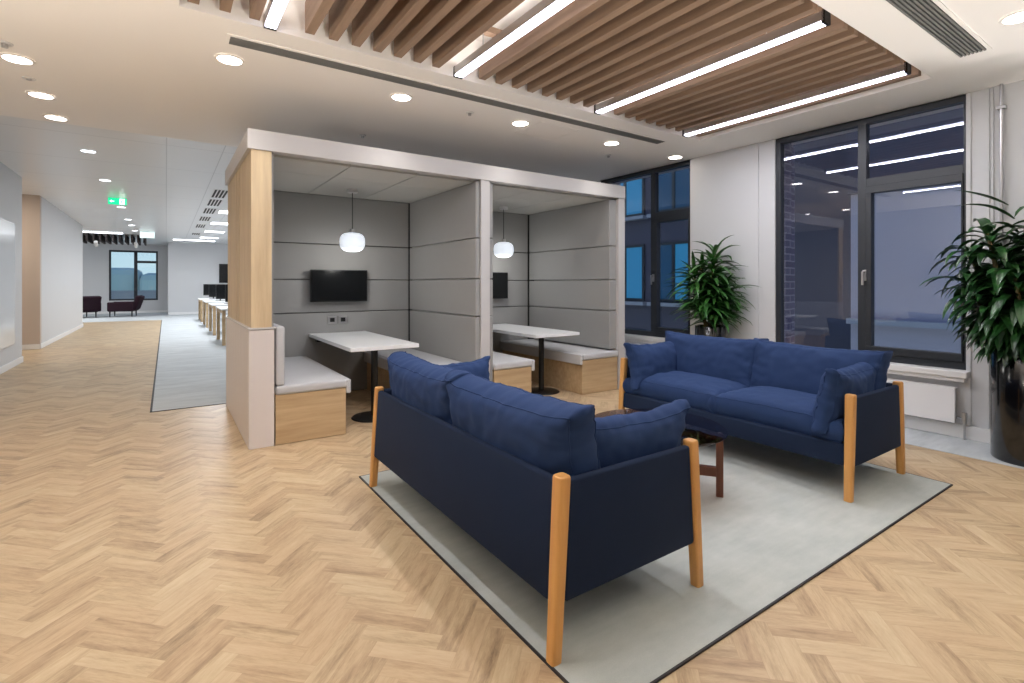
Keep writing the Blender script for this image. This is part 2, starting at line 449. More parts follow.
# far window
o = MB(); y0, y1 = 27.02, 27.1
o.box(FW[0], FW[1], y0, y1, .55, .62); o.box(FW[0], FW[1], y0, y1, 2.6, 2.68)
for a, b in ((FW[0], FW[0]+.07), (FW[1]-.07, FW[1]), (-1.13, -1.01)): o.box(a, b, y0, y1, .62, 2.6)
o.box(-1.01, FW[1]-.07, y0, y1, 2.15, 2.25)
fr = struct(o.build('window_3', M['frame_dark']))
bx(FW[0]+.07, -1.13, 27.05, 27.06, .62, 2.6).build('glass_pane', M['farglass'], fr)
bx(-1.01, FW[1]-.07, 27.05, 27.06, .62, 2.15).build('glass_pane', M['farglass'], fr)
bx(-1.01, FW[1]-.07, 27.05, 27.06, 2.25, 2.6).build('glass_pane', M['farglass'], fr)

# ---------------------------------------------------------------- outside
fx = 12.
t = thing('office_building', (fx, 4, -6), 'dark office building with lit blue windows seen across the street', 'building')
def P(o, parent):  # parent while keeping world placement
    o.parent = parent; o.matrix_parent_inverse = Matrix.Translation(parent.location).inverted(); return o
P(bx(fx, fx+4, 4.6, 26, -6, 12).build('wall', M['facade']), t)
def fwin(y0, y1, z0, z1, mats):
    o = MB(); o.box(fx-.06, fx+.02, y0-.08, y1+.08, z0-.08, z0); o.box(fx-.06, fx+.02, y0-.08, y1+.08, z1, z1+.08)
    o.box(fx-.06, fx+.02, y0-.08, y0, z0, z1); o.box(fx-.06, fx+.02, y1, y1+.08, z0, z1)
    n = len(mats)
    for k in range(1, n):
        yy = y0+(y1-y0)*k/n; o.box(fx-.06, fx+.02, yy-.05, yy+.05, z0, z1)
    w = P(o.build('window', M['frame_dark']), t)
    for k in range(n):
        a = y0+(y1-y0)*k/n+(.05 if k else 0); b = y0+(y1-y0)*(k+1)/n-(.05 if k < n-1 else 0)
        p = bx(fx-.03, fx-.02, a, b, z0, z1).build('pane', mats[k]); p.parent = w
    s = P(bx(fx-.25, fx, y0-.2, y1+.2, z0-.2, z0-.1).build('sill', M['wsill']), t)
T, D = M['teal'], M['teal2']
for (z0, z1) in ((-4.4, -2.8), (-1.8, -.22), (.81, 2.38), (3.41, 4.98), (6., 7.6)):
    lit = z0 in (.81, 3.41)
    fwin(10.5, 11.9, z0, z1, [T, T] if lit else [D, D])
    fwin(8.75, 9.95, z0, z1, [T, D] if z0 == .81 else [D, D])
    fwin(6.9, 7.9, z0, z1, [D, D])
    fwin(13.6, 15.2, z0, z1, [D, T] if lit else [D, D])
# added pale block standing in for a reflection in the large window
t2 = thing('reflection_block', (fx-1.2, 0, -6), 'added pale lilac block with a white ledge, imitating a reflection in the large window', 'building')
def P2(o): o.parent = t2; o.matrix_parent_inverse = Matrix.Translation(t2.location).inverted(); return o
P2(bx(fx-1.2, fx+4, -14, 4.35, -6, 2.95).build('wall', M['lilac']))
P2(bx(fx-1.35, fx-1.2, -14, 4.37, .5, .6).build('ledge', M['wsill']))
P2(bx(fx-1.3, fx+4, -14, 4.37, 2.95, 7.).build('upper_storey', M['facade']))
struct(bx(XW+.7, 60, -30, 60, -6.2, -6).build('trim_11', M['facade']))    # street
o = MB(); 
for k in range(14):
    a = -60+k*9; o.box(a, a+9.2, 170+k % 3*4, 200, -30, random.uniform(4, 9))
tag(o.build('distant_hill', M['hill'], bevel=2.), 'hazy blue-green hillside beyond the far corridor window', 'hill')
tag(bx(-5, 4, 29.5, 29.56, -.2, .95).build('balcony_wall', M['wsill']), 'pale low parapet outside the far window', 'parapet')

# ================================================================= CEILING THINGS
LEDX = [.52, 1.80, 3.225, 4.475]
slx = [.125, .278, .43] + [.738+.1435*i for i in range(7)] + [1.985+.151*i for i in range(8)] + [3.42+.145*i for i in range(7)] + [4.63]
raft = thing('slat_raft', (2.4, 2.36, RT), 'long brown timber slats hanging in the ceiling recess above the sofas', 'slat ceiling')
base = None
for x in slx:
    if base is None:
        base = MB().box(-.028, .028, -.955, .955, -.315, -.125).build('slat', M['slat'], bevel=.002); base.parent = raft; o = base
    else:
        o = base.copy(); COL.objects.link(o); o.parent = raft
    o.location = (x-2.4, 0, 0)
for y in (1.66, 2.62+.4):
    b = bx(-2.33, 2.32, y-2.36-.03, y-2.36+.03, -.125, -.08).build('batten', M['slat']); b.parent = raft
    for xx in (-2., -.7, .7, 2.):
        w = MB().cyl((xx, y-2.36), .004, -.08, 0, 6).build('hanger_rod', M['steel']); w.parent = b
where = ['leftmost of the four linear lights, between slats at the left end', 'second linear light from the left, between ceiling slats', 'third linear light from the left, between ceiling slats', 'rightmost linear light, between slats nearest the window wall']
led0 = None
for i, x in enumerate(LEDX):
    if led0 is None:
        t = thing('linear_light', (x, 2.39, 0), '', 'light', 'linear lights in the slat ceiling'); led0 = t
        MB().box(-.035, .035, -.96, .96, CZ+.012, CZ+.07).build('housing', M['steel'], t)
        for q in (-1, 1): MB().box(-.035, .035, min(q*.95, q*.97), max(q*.95, q*.97), CZ-.002, CZ+.075).build('end_cap', M['black'], t)
        MB().box(-.03, .03, -.95, .95, CZ+.002, CZ+.012).build('diffuser', M['led'], t)
        for q in (-.6, .6): MB().cyl((0, q), .004, CZ+.07, RT, 6).build('hanger_rod', M['steel'], t)
    else:
        t = copy_tree(led0); t.location.x = x
    t['label'] = 'white glowing strip, ' + where[i]
# linear grilles
def grille(x0, x1, y0, y1, n, label):
    t = thing('air_grille', ((x0+x1)/2, (y0+y1)/2, CZ), label, 'vent')
    o = MB(); a, b = (x1-x0)/2, (y1-y0)/2
    o.box(-a-.02, a+.02, -b-.02, -b, -.008, 0); o.box(-a-.02, a+.02, b, b+.02, -.008, 0); o.box(-a-.02, -a, -b, b, -.008, 0); o.box(a, a+.02, -b, b, -.008, 0)
    o.build('frame', M['ceil'], t)
    bx(-a, a, -b, b, -.003, -.0005).build('opening', M['slot_dark'], t)
    o = MB()
    for k in range(n):
        yy = -b+(2*b)*(k+.5)/n; o.box(-a, a, yy-b/n*.55, yy+b/n*.55, -.012, -.002)
    o.build('slats', M['grille'], t)
grille(.33, 4.43, 3.575, 3.685, 6, 'long thin grey slot grille between the slat ceiling and booths')
grille(.33, 4.43, .985, 1.125, 7, 'ribbed dark grille in the ceiling near the window at upper right')
# downlights
dl0 = None
def downlight(x, y, z, label, group, r=.075, cool=False, power=30, col=(1, .86, .72), cone=125):
    global dl0
    t = thing('downlight', (x, y, z), label, 'ceiling light', group)
    MB().lathe([(r+.018, -.001), (r+.018, -.007), (r, -.008), (r, -.001)]).build('trim_ring', M['ceil'], t, smooth=False)
    MB().cyl((0, 0), r, -.006, -.0015, 28).build('lens', M['lampc' if cool else 'lamp'], t)
    l = bpy.data.lights.new('downlight_beam', 'SPOT'); l.energy = power; l.spot_size = math.radians(cone); l.spot_blend = .9
    l.shadow_soft_size = .06; l.color = col
    lo = bpy.data.objects.new('downlight_beam', l); COL.objects.link(lo); lo.parent = t; lo.location = (0, 0, -.02)
    return t
WARM = (1., .88, .74)
names = ['above the left corner of the booths', 'above the first booth', 'above the partition between the booths', 'above the second booth', 'nearest the far window, right end of its row']
for i, x in enumerate((.36, 1.60, 2.80, 4.02, 5.18-.12)):
    downlight(x if i < 4 else 5.1, 3.96, CZ, 'round recessed downlight ' + names[i], 'downlights in front of the booths', power=17 if i < 4 else 5, col=(1, .94, .87), cone=105)
for y, lab in ((4.77, 'largest of the left row of downlights, by the sprinkler'), (5.57, 'second nearest in the left row of downlights'), (6.25, 'third in the left row, just before the ceiling step')):
    downlight(-.84, y, CZ, 'round downlight, ' + lab, 'downlights along the left ceiling', power=26, col=WARM)
downlight(4.06, .76, CZ, 'round downlight at the upper right edge beside the ribbed grille', None, power=14, col=(1, .94, .88), cone=105)
for y, lab in ((8.4, 'nearest beyond the ceiling step'), (10.6, 'just before the green exit sign'), (14.1, 'just behind the green exit sign'), (16.7, 'fourth along the corridor'), (18.3, 'fifth along the corridor'), (20.1, 'last before the dark baffles')):
    downlight(-.82, y, CZ2, 'corridor downlight, ' + lab, 'corridor downlights', cool=True, power=24, col=(.95, .97, 1))
for x, y in ((-.9, 2.), (-.9, -.4), (1.4, -.4), (3.6, -.4), (1.4, -2.6), (3.6, -2.6), (-.9, -2.6)):  # unseen downlights added as fill for the lounge
    downlight(x, y, CZ, 'unseen round downlight added behind the viewpoint for fill', 'fill downlights added behind the viewpoint', power=8, col=(1, .93, .85))
# small ceiling devices
def disc(name, x, y, z, r, label, cat, mat, drop=.03):
    t = thing(name, (x, y, z), label, cat)
    MB().lathe([(0, 0), (r, 0), (r, -.006), (r*.9, -.009), (0, -.009)]).build('base', mat, t)
    MB().lathe([(0, -.009), (r*.45, -.009), (r*.4, -drop), (0, -drop)], n=16).build('head', M['steel'], t)
disc('sprinkler', -.85, 4.5, CZ, .04, 'small sprinkler head before the largest left downlight', 'sprinkler', M['pvc'])
disc('sprinkler', -.846, 5.17, CZ, .04, 'small sprinkler head between the two nearest left downlights', 'sprinkler', M['pvc'], .015)
disc('sprinkler', 2.25, 3.97, CZ, .035, 'small sprinkler on the ceiling between the first two booth downlights', 'sprinkler', M['pvc'])
disc('sprinkler', 4.36, 4.35, CZ, .035, 'small sprinkler on the ceiling near the right end of the booths', 'sprinkler', M['pvc'])
disc('sprinkler', 1.68, 5.2, CZ, .035, 'small sprinkler above the roof of the left booth', 'sprinkler', M['pvc'])
o = MB(); 
for a, b, c, d in ((2.93, 3.42, 3.8, 3.81), (2.93, 3.42, 4.24, 4.25), (2.93, 2.94, 3.81, 4.24), (3.41, 3.42, 3.81, 4.24)): o.box(a, b, c, d, CZ-.003, CZ)
o.box(2.95, 3.40, 3.82, 4.23, CZ-.002, CZ)
tag(o.build('access_panel', M['ceil']), 'square access hatch flush in the ceiling before the second booth', 'hatch')
# corridor ceiling things
for k, y in enumerate((11.0, 12.25, 13.7, 15.4, 17.4, 20.2)):
    t = thing('slot_vent', (.84, y, CZ2), 'dark slotted vent in the office ceiling, ' + ['nearest the oak booth panel', 'second from the booth', 'third from the booth', 'fourth from the booth', 'fifth from the booth', 'farthest and smallest'][k], 'vent', 'slot vents in the office ceiling')
    L = .5 if k < 5 else .35
    bx(-.13, .13, -L, L, -.006, -.0005).build('frame', M['pvc'], t)
    o = MB()
    for q in range(4): o.box(-.11+q*.058, -.075+q*.058, -L+.03, L-.03, -.008, -.004)
    o.build('slots', M['slot_dark'], t)
for k, (x, y) in enumerate(((1.3, 13.64), (1.3, 16.27), (1.3, 18.98), (1.3, 21.55), (1.3, 11.), (1.3, 8.4), (3.6, 9.7))):  # last three panels are added out of sight to brighten the carpet
    t = thing('light_panel', (x, y, CZ2), 'square lit ceiling panel over the desks, ' + ['nearest', 'second nearest', 'third nearest', 'farthest', 'added fill, unseen just behind the booth', 'added fill, unseen close behind the booth', 'added fill, unseen behind the second booth'][k], 'ceiling light', 'lit panels over the desks')
    bx(-.3, .3, -.3, .3, -.012, -.0005).build('frame', M['pvc'], t)
    bx(-.27, .27, -.27, .27, -.016, -.0122).build('diffuser', M['panel'], t)
    l = bpy.data.lights.new('panel_light', 'AREA'); l.energy = 62 if k < 4 else 14; l.size = .5; l.color = (.93, .96, 1)
    lo = bpy.data.objects.new('panel_light', l); COL.objects.link(lo); lo.parent = t; lo.location = (0, 0, -.03)
tag(bx(.22, 1.6, 23.1, 23.2, CZ2-.03, CZ2).build('strip_light', M['panel']), 'white ceiling strip above the end wall right of the corridor', 'light')
tag(bx(-2.4, -1.2, 21.3, 21.4, CZ2-.03, CZ2).build('strip_light', M['panel']), 'white ceiling strip in front of the dark baffles', 'light')
for i in range(11):
    x = -2.35+i*.17
    tag(bx(x, x+.05, 21.6, 23.3, 2.68, CZ2-.02).build('ceiling_baffle', M['darkslat']), 'dark hanging ceiling baffle above the far armchairs', 'ceiling baffle', 'dark baffles over the far seating')
for k, x in enumerate((-1.9, -.85)):
    t = thing('spotlight', (x, 21.5, 2.68), 'small white track spotlight under the dark baffles, ' + ('left' if k == 0 else 'right') + ' one', 'spotlight')
    MB().cyl((0, 0), .01, -.06, 0, 8).build('stem', M['pvc'], t)
    MB().cyl((0, 0), .05, -.1, .1, 16, mtx=Matrix.Translation((0, 0, -.1)) @ Matrix.Rotation(.9, 4, 'X')).build('head', M['pvc'], t)
# exit signs
t = thing('exit_sign', (-.79, 12.66, CZ2), 'hanging green illuminated exit sign with running figure over the corridor', 'sign')
bx(-.15, .15, -.015, .015, -.14, -.003).build('box', M['pvc'], t)
bx(-.145, .145, -.02, -.0155, -.135, -.008).build('green_face', M['green'], t)
o = MB()   # arrow on left, running figure in a doorway on right
o.box(-.10, -.05, -.023, -.0205, -.08, -.064); o.hull8([(-.125, -.023, -.072), (-.09, -.023, -.1), (-.09, -.023, -.044), (-.092, -.023, -.044)], [(-.125, -.0205, -.072), (-.09, -.0205, -.1), (-.09, -.0205, -.044), (-.092, -.0205, -.044)])
o.box(.03, .115, -.023, -.0205, -.128, -.015)
o.build('symbol', M['exitwhite'], t)
o = MB(); o.cyl((0, 0), .008, -.002, .002, 12, mtx=Matrix.Translation((.075, -.024, -.035)) @ Matrix.Rotation(PI/2, 4, 'X'))
for p, q in (((.07, -.048), (.062, -.082)), ((.066, -.055), (.045, -.065)), ((.068, -.052), (.092, -.062)), ((.062, -.082), (.085, -.095)), ((.085, -.095), (.082, -.118)), ((.062, -.082), (.044, -.11))):
    o.tube([(p[0], -.0245, p[1]), (q[0], -.0245, q[1])], .005, 6)
o.build('figure', M['green'], t)
t = thing('exit_sign', (-.5, 20.3, CZ2), 'pale lit back of a hanging sign before the far baffles', 'sign')
bx(-.2, .2, -.015, .015, -.21, -.003).build('box', M['pvc'], t)
bx(-.19, .19, -.02, -.0155, -.2, -.01).build('face', M['exitbox'], t)

# ================================================================= BOOTH
BF = 4.265; BB = 5.95; BZ = 2.255; BT = 2.42
bt = thing('meeting_booth', (2.5, 5.1, 0), 'pale grey double meeting booth with padded grey walls and oak side panel', 'booth')
def bp(mb, name, mat, **k): return P(mb.build(name, mat, **k), bt)
# left lower greige cladding with vertical grooves
o = MB(); n = 9; y0, y1 = BF, BB+.06
for k in range(n):
    a = y0+(y1-y0)*k/n; o.box(.514, .53, a+.002, a+(y1-y0)/n-.002, .004, .905)
o.box(.52, .69, y0, y1, .002, .90)
bp(o, 'lower_panel', M['greige'])
bp(bx(.505, .70, BF-.006, y1, .905, .918), 'capping', M['frame_white'])
# oak upper panel
o = MB()
for a, b in ((BF+.03, 4.62), (4.625, 5.0), (5.03, 5.2), (5.225, 5.6), (5.605, BB+.06)): o.box(.53, .60, a, b, .918, BT-.15)
bp(o, 'oak_panel', M['oak'])
bp(MB().box(.59, .598, 5.2, 5.225, 1.05, 1.62).box(.59, .598, 5.2, 5.225, 1.72, 2.2), 'slot', M['slot_dark'])
bp(bx(.53, .672, BF, BF+.03, .918, BT-.15), 'oak_post', M['oak'], bevel=.002)
bp(bx(.60, .69, BF+.03, BB, .918, BT-.15), 'inner_lining', M['grey_pad'])
# roof with fascia
bp(bx(.505, 4.55, BF-.01, BF+.09, BT-.15, BT), 'front_fascia', M['frame_white'], bevel=.002)
bp(bx(.505, .56, BF+.09, BB+.07, BT-.15, BT), 'side_fascia', M['frame_white'], bevel=.002)
bp(bx(.56, 4.55, BF+.09, BB+.07, BT-.1, BT), 'roof', M['frame_white'])
# booth ceilings: panels with gaps
def ceil_panels(x0, x1, nm):
    o = MB(); xs = [x0+(x1-x0)*k/3 for k in range(4)]; ysp = [BF+.1, 4.9, BB]
    for i in range(3):
        for j in range(2): o.box(xs[i]+.004, xs[i+1]-.004, ysp[j]+.004, ysp[j+1]-.004, BZ, BZ+.02)
    bp(o, 'ceiling_panels', M['booth_ceil'], bevel=.002)
    bp(bx(x0, x1, BF+.1, BB, BZ+.02, BZ+.06), 'ceiling_backing', M['slot_dark'])
ceil_panels(.69, 2.53, 0); ceil_panels(2.66, 4.45, 1)
# posts and structure
bp(bx(2.545, 2.645, BF, BB, .002, BT-.15), 'divider', M['frame_white'])
bp(bx(4.445, 4.55, BF, BB+.07, .002, BT-.15), 'end_wall', M['frame_white'])
bp(bx(.69, 4.445, BB, BB+.07, .002, BT-.1), 'back_wall', M['frame_white'])
seams = [.004, .93, 1.30, 1.70, BZ]
def padwall(x0, x1, y0, y1, axis, name='padded_panel', low=.004):
    for a, b in zip([low]+seams[1:], seams[1:]):
        o = MB(); o.box(x0+(.004 if axis == 'x' else 0), x1-(.004 if axis == 'x' else 0), y0+(.004 if axis == 'y' else 0), y1-(.004 if axis == 'y' else 0), a+.004, b-.004, .012, seg=3)
        bp(o, name, M['grey_pad'], smooth=False)
padwall(.70, 2.49, BB-.035, BB, 'x'); padwall(2.70, 4.32, BB-.035, BB, 'x')
padwall(2.495, 2.545, BF+.015, BB-.035, 'y'); padwall(2.645, 2.695, BF+.015, BB-.035, 'y')
padwall(4.33, 4.445, BF+.03, BB-.035, 'y', low=.475)
o = MB(); o.box(.69, 4.445, BB-.01, BB-.001, .004, BZ); 
bp(o, 'seam_backing', M['slot_dark'])

# benches
def bench(x0, x1, flip, label, back=False):
    y0, y1 = BF+.002, BB-.04; xm = (x0+x1)/2; w = (x1-x0)
    t = thing('booth_bench', (xm, (y0+y1)/2, 0), label, 'bench', 'upholstered booth benches')
    hy = (y1-y0)/2; s = 1 if not flip else -1
    MB().box(-w/2, w/2-.012*1, -hy, hy, .004, .385).build('base', M['oakx'], t, bevel=.002)
    # cushion with waterfall lip on the open side
    MB().box(-w/2+.0, w/2, -hy-.01, hy, .387, .46, .025, seg=4).build('seat_cushion', M['seat_grey'], t, smooth=True)
    e = w/2*s
    a, b = (e-.0, e+.028) if s > 0 else (e-.028, e)
    MB().box(min(a, b)-.012, max(a, b), -hy-.01, hy, .34, .455, .012, seg=3).build('cushion_lip', M['seat_grey'], t, smooth=True)
    if back:
        MB().box(-w/2+.003, -w/2+.065, -hy-.008, hy, .462, .92, .02, seg=4).build('back_cushion', M['seat_grey'], t, smooth=True)
    return t
bench(.70, 1.25, False, 'oak bench with light grey seat and back pad beside the oak panel', True)
bench(1.96, 2.49, True, 'grey upholstered bench mostly hidden behind the near sofa in the left booth')
bench(2.70, 3.17, False, 'oak bench left of the table in the right booth')
bench(3.87, 4.44, True, 'oak bench right of the table in the right booth, by the end wall')

# tables
def booth_table(x, label):
    t = thing('booth_table', (x, 5.12, 0), label, 'table', 'booth tables')
    MB().box(-.315, .315, -.76, .78, .665, .70, .004).build('tabletop', M['tabletop'], t)
    MB().cyl((0, 0), .032, .02, .64, 20, mtx=Matrix.Translation((0, -.45, 0))).build('column', M['black'], t)
    MB().lathe([(0, .02), (.05, .02), (.2, .012), (.21, .004), (.21, .003), (0, .003)], n=40, mtx=Matrix.Translation((0, -.45, 0))).build('base_plate', M['black'], t)
    MB().box(-.2, .2, -.53, -.37, .64, .665).build('bracket', M['black'], t)
    MB().box(-.25, .25, .7, .78, .61, .665).build('wall_bracket', M['black'], t)
    return t
booth_table(1.62, 'white rectangular table on black pedestal in the left booth')
booth_table(3.60, 'white rectangular table on black pedestal in the right booth')
# screens
def tv(x, label):
    t = thing('wall_screen', (x, BB-.035, 1.23), label, 'screen', 'black wall screens in the booths')
    bx(-.15, .15, -.05, 0, -.1, .1).build('wall_mount', M['black'], t)
    MB().box(-.315, .315, -.095, -.05, -.18, .18, .006).build('casing', M['black'], t)
    bx(-.305, .305, -.097, -.095, -.165, .17).build('display', M['screen'], t)
tv(1.62, 'black wall screen on the back wall of the left booth')
tv(3.59, 'black wall screen half hidden by the partition in the right booth')
# sockets
for x, lab in ((1.56, 'left of the pair'), (1.68, 'right of the pair')):
    t = thing('wall_socket', (x, BB-.036, .84), 'small steel wall socket above the left booth table, ' + lab, 'socket')
    MB().box(-.048, .048, -.01, 0, -.043, .043, .003).build('plate', M['steel'], t)
    bx(-.025, .025, -.012, -.01, -.02, .025).build('inset', M['black'], t)
# pendants
pl0 = None
for x, y, lab in ((1.64, 5.42, 'left'), (3.635, 5.52, 'right')):
    t = thing('pendant_lamp', (x, y, BZ), 'round opal glass pendant lamp hanging in the ' + lab + ' booth', 'lamp', 'opal pendants in the booths')
    MB().lathe([(0, 0), (.055, 0), (.055, -.03), (.05, -.035), (0, -.035)], n=24).build('canopy', M['pvc'], t)
    MB().cyl((0, 0), .004, -.46, -.03, 8).build('cord', M['black'], t)
    MB().cyl((0, 0), .028, -.475, -.42, 16).build('holder', M['steel'], t)
    R = .13; pr = []
    for k in range(15):
        a = -PI/2+PI*k/14; c, s_ = math.cos(a), math.sin(a)
        pr.append((R*abs(c)**.62, -.56+.10*math.copysign(abs(s_)**.75, s_)))
    pr[0] = (0, pr[0][1]); pr[-1] = (0, pr[-1][1])
    MB().lathe(pr, n=32).build('globe', M['globe'], t, smooth=True)
    l = bpy.data.lights.new('lamp_glow', 'POINT'); l.energy = 7; l.shadow_soft_size = .1; l.color = (1, .97, .92)
    lo = bpy.data.objects.new('lamp_glow', l); COL.objects.link(lo); lo.parent = t; lo.location = (0, 0, -.74)

# ================================================================= RUG
t = thing('area_rug', (2.53, 2.16, 0), 'pale grey rectangular rug with thin black border under both sofas', 'rug')
RXh, RYh = 1.5, 1.105
MB().box(-RXh+.008, RXh-.008, -RYh+.008, RYh-.008, .002, .008).build('pile', M['rug'], t)
o = MB(); o.box(-RXh, RXh, -RYh, -RYh+.008, .001, .008); o.box(-RXh, RXh, RYh-.008, RYh, .001, .008); o.box(-RXh, -RXh+.008, -RYh+.008, RYh-.008, .001, .008); o.box(RXh-.008, RXh, -RYh+.008, RYh-.008, .001, .008)
o.build('border', M['trim_black'], t)
FZ = .008

# ================================================================= SOFAS
def cushion(w, h, t, name, mat, parent, seed, mtx, n=26, gus=.30, pinch=.05, wr=.006, belly=1.):
    """upright loose cushion: width x, height z, thickness y, gusset round the edge."""
    bm = bmesh.new(); nx, nz = 2*n, 2*max(10, int(n*h/w)+4); ny = 8
    def pos(u, v, sgn, side=None, k=0.):
        prof = (max(0, (1-abs(u)**3.2))*max(0, (1-abs(v)**2.6)))**.55
        thick = t/2*(gus+(1-gus)*prof*belly)
        y = thick*k
        bul = (1-k*k)*.018
        ex = w/2*(u*(1-pinch*.5*(1-v*v)) + 0) ; ez = h/2*(v*(1-pinch*(1-u*u)*.7))
        if abs(u) > .999: ex += math.copysign(bul, u)
        if abs(v) > .999: ez += math.copysign(bul, v)
        c = abs(u*v)**6*.016
        ex += math.copysign(c, u); ez += math.copysign(c, v)
        p = Vector((ex, y, ez))
        q = p*7+Vector((seed*3.1, seed*1.7, seed))
        d = noise.noise(q)*wr*1.3 + noise.noise(q*2.6)*wr*.7
        # creases running in from the edges
        edge = max(abs(u)**4, abs(v)**4)
        d += edge*noise.noise(Vector((p.x*26, p.y*8, p.z*26+seed)))*wr*1.3
        cr = noise.noise(Vector((p.x*3.5+seed, p.z*16, seed*2.2)))
        d -= max(0, .28-abs(cr))*wr*2.2*(abs(u)**2)
        nrm = Vector((p.x/w*.6, math.copysign(1, k) if abs(k) > .1 else 0, p.z/h*.6)).normalized()
        return p+nrm*d*(1 if abs(k) > .1 else .6)
    us = [-1+2*i/nx for i in range(nx+1)]; vs = [-1+2*i/nz for i in range(nz+1)]
    ring = {}
    def V(i, j, k):
        key = (i, j, k)
        if key not in ring: ring[key] = bm.verts.new(pos(us[i], vs[j], 1, None, -1+2*k/ny))
        return ring[key]
    for i in range(nx):
        for j in range(nz):
            bm.faces.new((V(i, j, 0), V(i+1, j, 0), V(i+1, j+1, 0), V(i, j+1, 0)))
            bm.faces.new((V(i, j, ny), V(i, j+1, ny), V(i+1, j+1, ny), V(i+1, j, ny)))
    for k in range(ny):
        for i in range(nx):
            bm.faces.new((V(i, 0, k), V(i, 0, k+1), V(i+1, 0, k+1), V(i+1, 0, k)))
            bm.faces.new((V(i, nz, k), V(i+1, nz, k), V(i+1, nz, k+1), V(i, nz, k+1)))
        for j in range(nz):
            bm.faces.new((V(0, j, k), V(0, j+1, k), V(0, j+1, k+1), V(0, j, k+1)))
            bm.faces.new((V(nx, j, k), V(nx, j, k+1), V(nx, j+1, k+1), V(nx, j+1, k)))
    # piping along the seams
    def pipe(k):
        loop = [(i, 0) for i in range(nx)]+[(nx, j) for j in range(nz)]+[(nx-i, nz) for i in range(nx)]+[(0, nz-j) for j in range(nz)]
        return [V(i, j, k).co.copy() for i, j in loop]
    loops = [pipe(0), pipe(ny)]
    bmesh.ops.transform(bm, matrix=mtx, verts=bm.verts)
    bmesh.ops.recalc_face_normals(bm, faces=bm.faces)
    me = bpy.data.meshes.new(name); bm.to_mesh(me); bm.free(); me.materials.append(mat)
    for p in me.polygons: p.use_smooth = True
    o = bpy.data.objects.new(name, me); COL.objects.link(o); o.parent = parent
    sb = MB()
    for lp in loops:
        pts = [mtx @ p for p in lp]; pts.append(pts[0]); sb.tube(pts, .003, 5, cap=False)
    sb.build('piping', mat, o, smooth=True)
    return o

def Tm(x, y, z): return Matrix.Translation((x, y, z))
def Rx(a): return Matrix.Rotation(math.radians(a), 4, 'X')
def Ry(a): return Matrix.Rotation(math.radians(a), 4, 'Y')
def Rz(a): return Matrix.Rotation(math.radians(a), 4, 'Z')

def make_sofa(label, loc, rz):
    r = thing('sofa', loc, label, 'sofa', None, rz)
    LX, LY = .88, .375
    def leg(sx, sy):
        o = MB(); bot = Vector((sx*LX, sy*(LY+.005), 0)); top = Vector((sx*(LX-.004), sy*(LY-.033), .605))
        n = 20; rings = []
        for zf, k in ((0, .80), (.004, .84), (.06, .86), (.5, .94), (.9, 1.), (.985, 1.), (.996, .93), (1., .8)):
            c = bot.lerp(top, zf); ring = []
            for q in range(n):
                a = 2*PI*q/n; ca, sa = math.cos(a), math.sin(a)
                ring.append(o.bm.verts.new((c.x+.026*k*math.copysign(abs(ca)**.5, ca), c.y+.025*k*math.copysign(abs(sa)**.5, sa), c.z)))
            rings.append(ring)
        for a, b in zip(rings, rings[1:]):
            for q in range(n): o.bm.faces.new((a[q], a[(q+1) % n], b[(q+1) % n], b[q]))
        o.bm.faces.new(rings[0][::-1]); o.bm.faces.new(rings[-1])
        o.build('leg', M['beech'], r, smooth=False)
    for sx in (-1, 1):
        for sy in (-1, 1): leg(sx, sy)
    def lx(z): return LX-.004*z/.605
    def ly(z): return LY+.005-.038*z/.605
    z0, z1 = .185, .588
    # back panel (between back legs) and side panels
    def panel(p, nvec, th, name):
        """p: four corners counter-clockwise; soft rounded slab"""
        o = MB(); nv = Vector(nvec)*th/2
        o.hull8([Vector(a)-nv for a in p], [Vector(a)+nv for a in p])
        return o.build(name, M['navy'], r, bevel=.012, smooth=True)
    g = .024
    panel([(-lx(z0)+g, ly(z0), z0), (lx(z0)-g, ly(z0), z0), (lx(z1)-g, ly(z1), z1), (-lx(z1)+g, ly(z1), z1)], (0, 1, .06), .036, 'back_panel')
    for s in (-1, 1):
        panel([(s*lx(z0), -ly(z0)+g, z0), (s*lx(z0), ly(z0)-g, z0), (s*lx(z1), ly(z1)-g, z1), (s*lx(z1), -ly(z1)+g, z1)], (s, 0, .05), .034, 'side_panel')
    panel([(-lx(.2)+g, -ly(.2)+.004, .19), (lx(.2)-g, -ly(.2)+.004, .19), (lx(.33)-g, -ly(.33)+.004, .315), (-lx(.33)+g, -ly(.33)+.004, .315)], (0, -1, 0), .04, 'front_rail')
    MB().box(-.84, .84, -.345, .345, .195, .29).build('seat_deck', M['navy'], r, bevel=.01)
    # seat cushions: lie flat -> rotate upright cushion
    for i, s in enumerate((-1, 1)):
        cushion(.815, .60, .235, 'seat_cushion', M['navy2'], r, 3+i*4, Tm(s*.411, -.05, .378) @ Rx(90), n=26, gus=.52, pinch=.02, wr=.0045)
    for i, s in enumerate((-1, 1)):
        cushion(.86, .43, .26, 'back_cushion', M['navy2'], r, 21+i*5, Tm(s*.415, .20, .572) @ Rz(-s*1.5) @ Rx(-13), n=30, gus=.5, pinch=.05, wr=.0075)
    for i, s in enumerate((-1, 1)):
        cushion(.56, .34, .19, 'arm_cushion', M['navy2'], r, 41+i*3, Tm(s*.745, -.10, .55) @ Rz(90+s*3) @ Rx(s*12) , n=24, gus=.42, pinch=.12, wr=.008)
    return r
s1 = make_sofa('navy sofa seen from behind, nearest the viewer at centre', (1.433, 2.18, FZ), PI/2)
s2 = copy_tree(s1); s2.location = (3.605, 2.19, FZ); s2.rotation_euler = (0, 0, -PI/2); s2['label'] = 'navy sofa facing the viewer in front of the windows'
s1['group'] = s2['group'] = 'matching navy sofas'

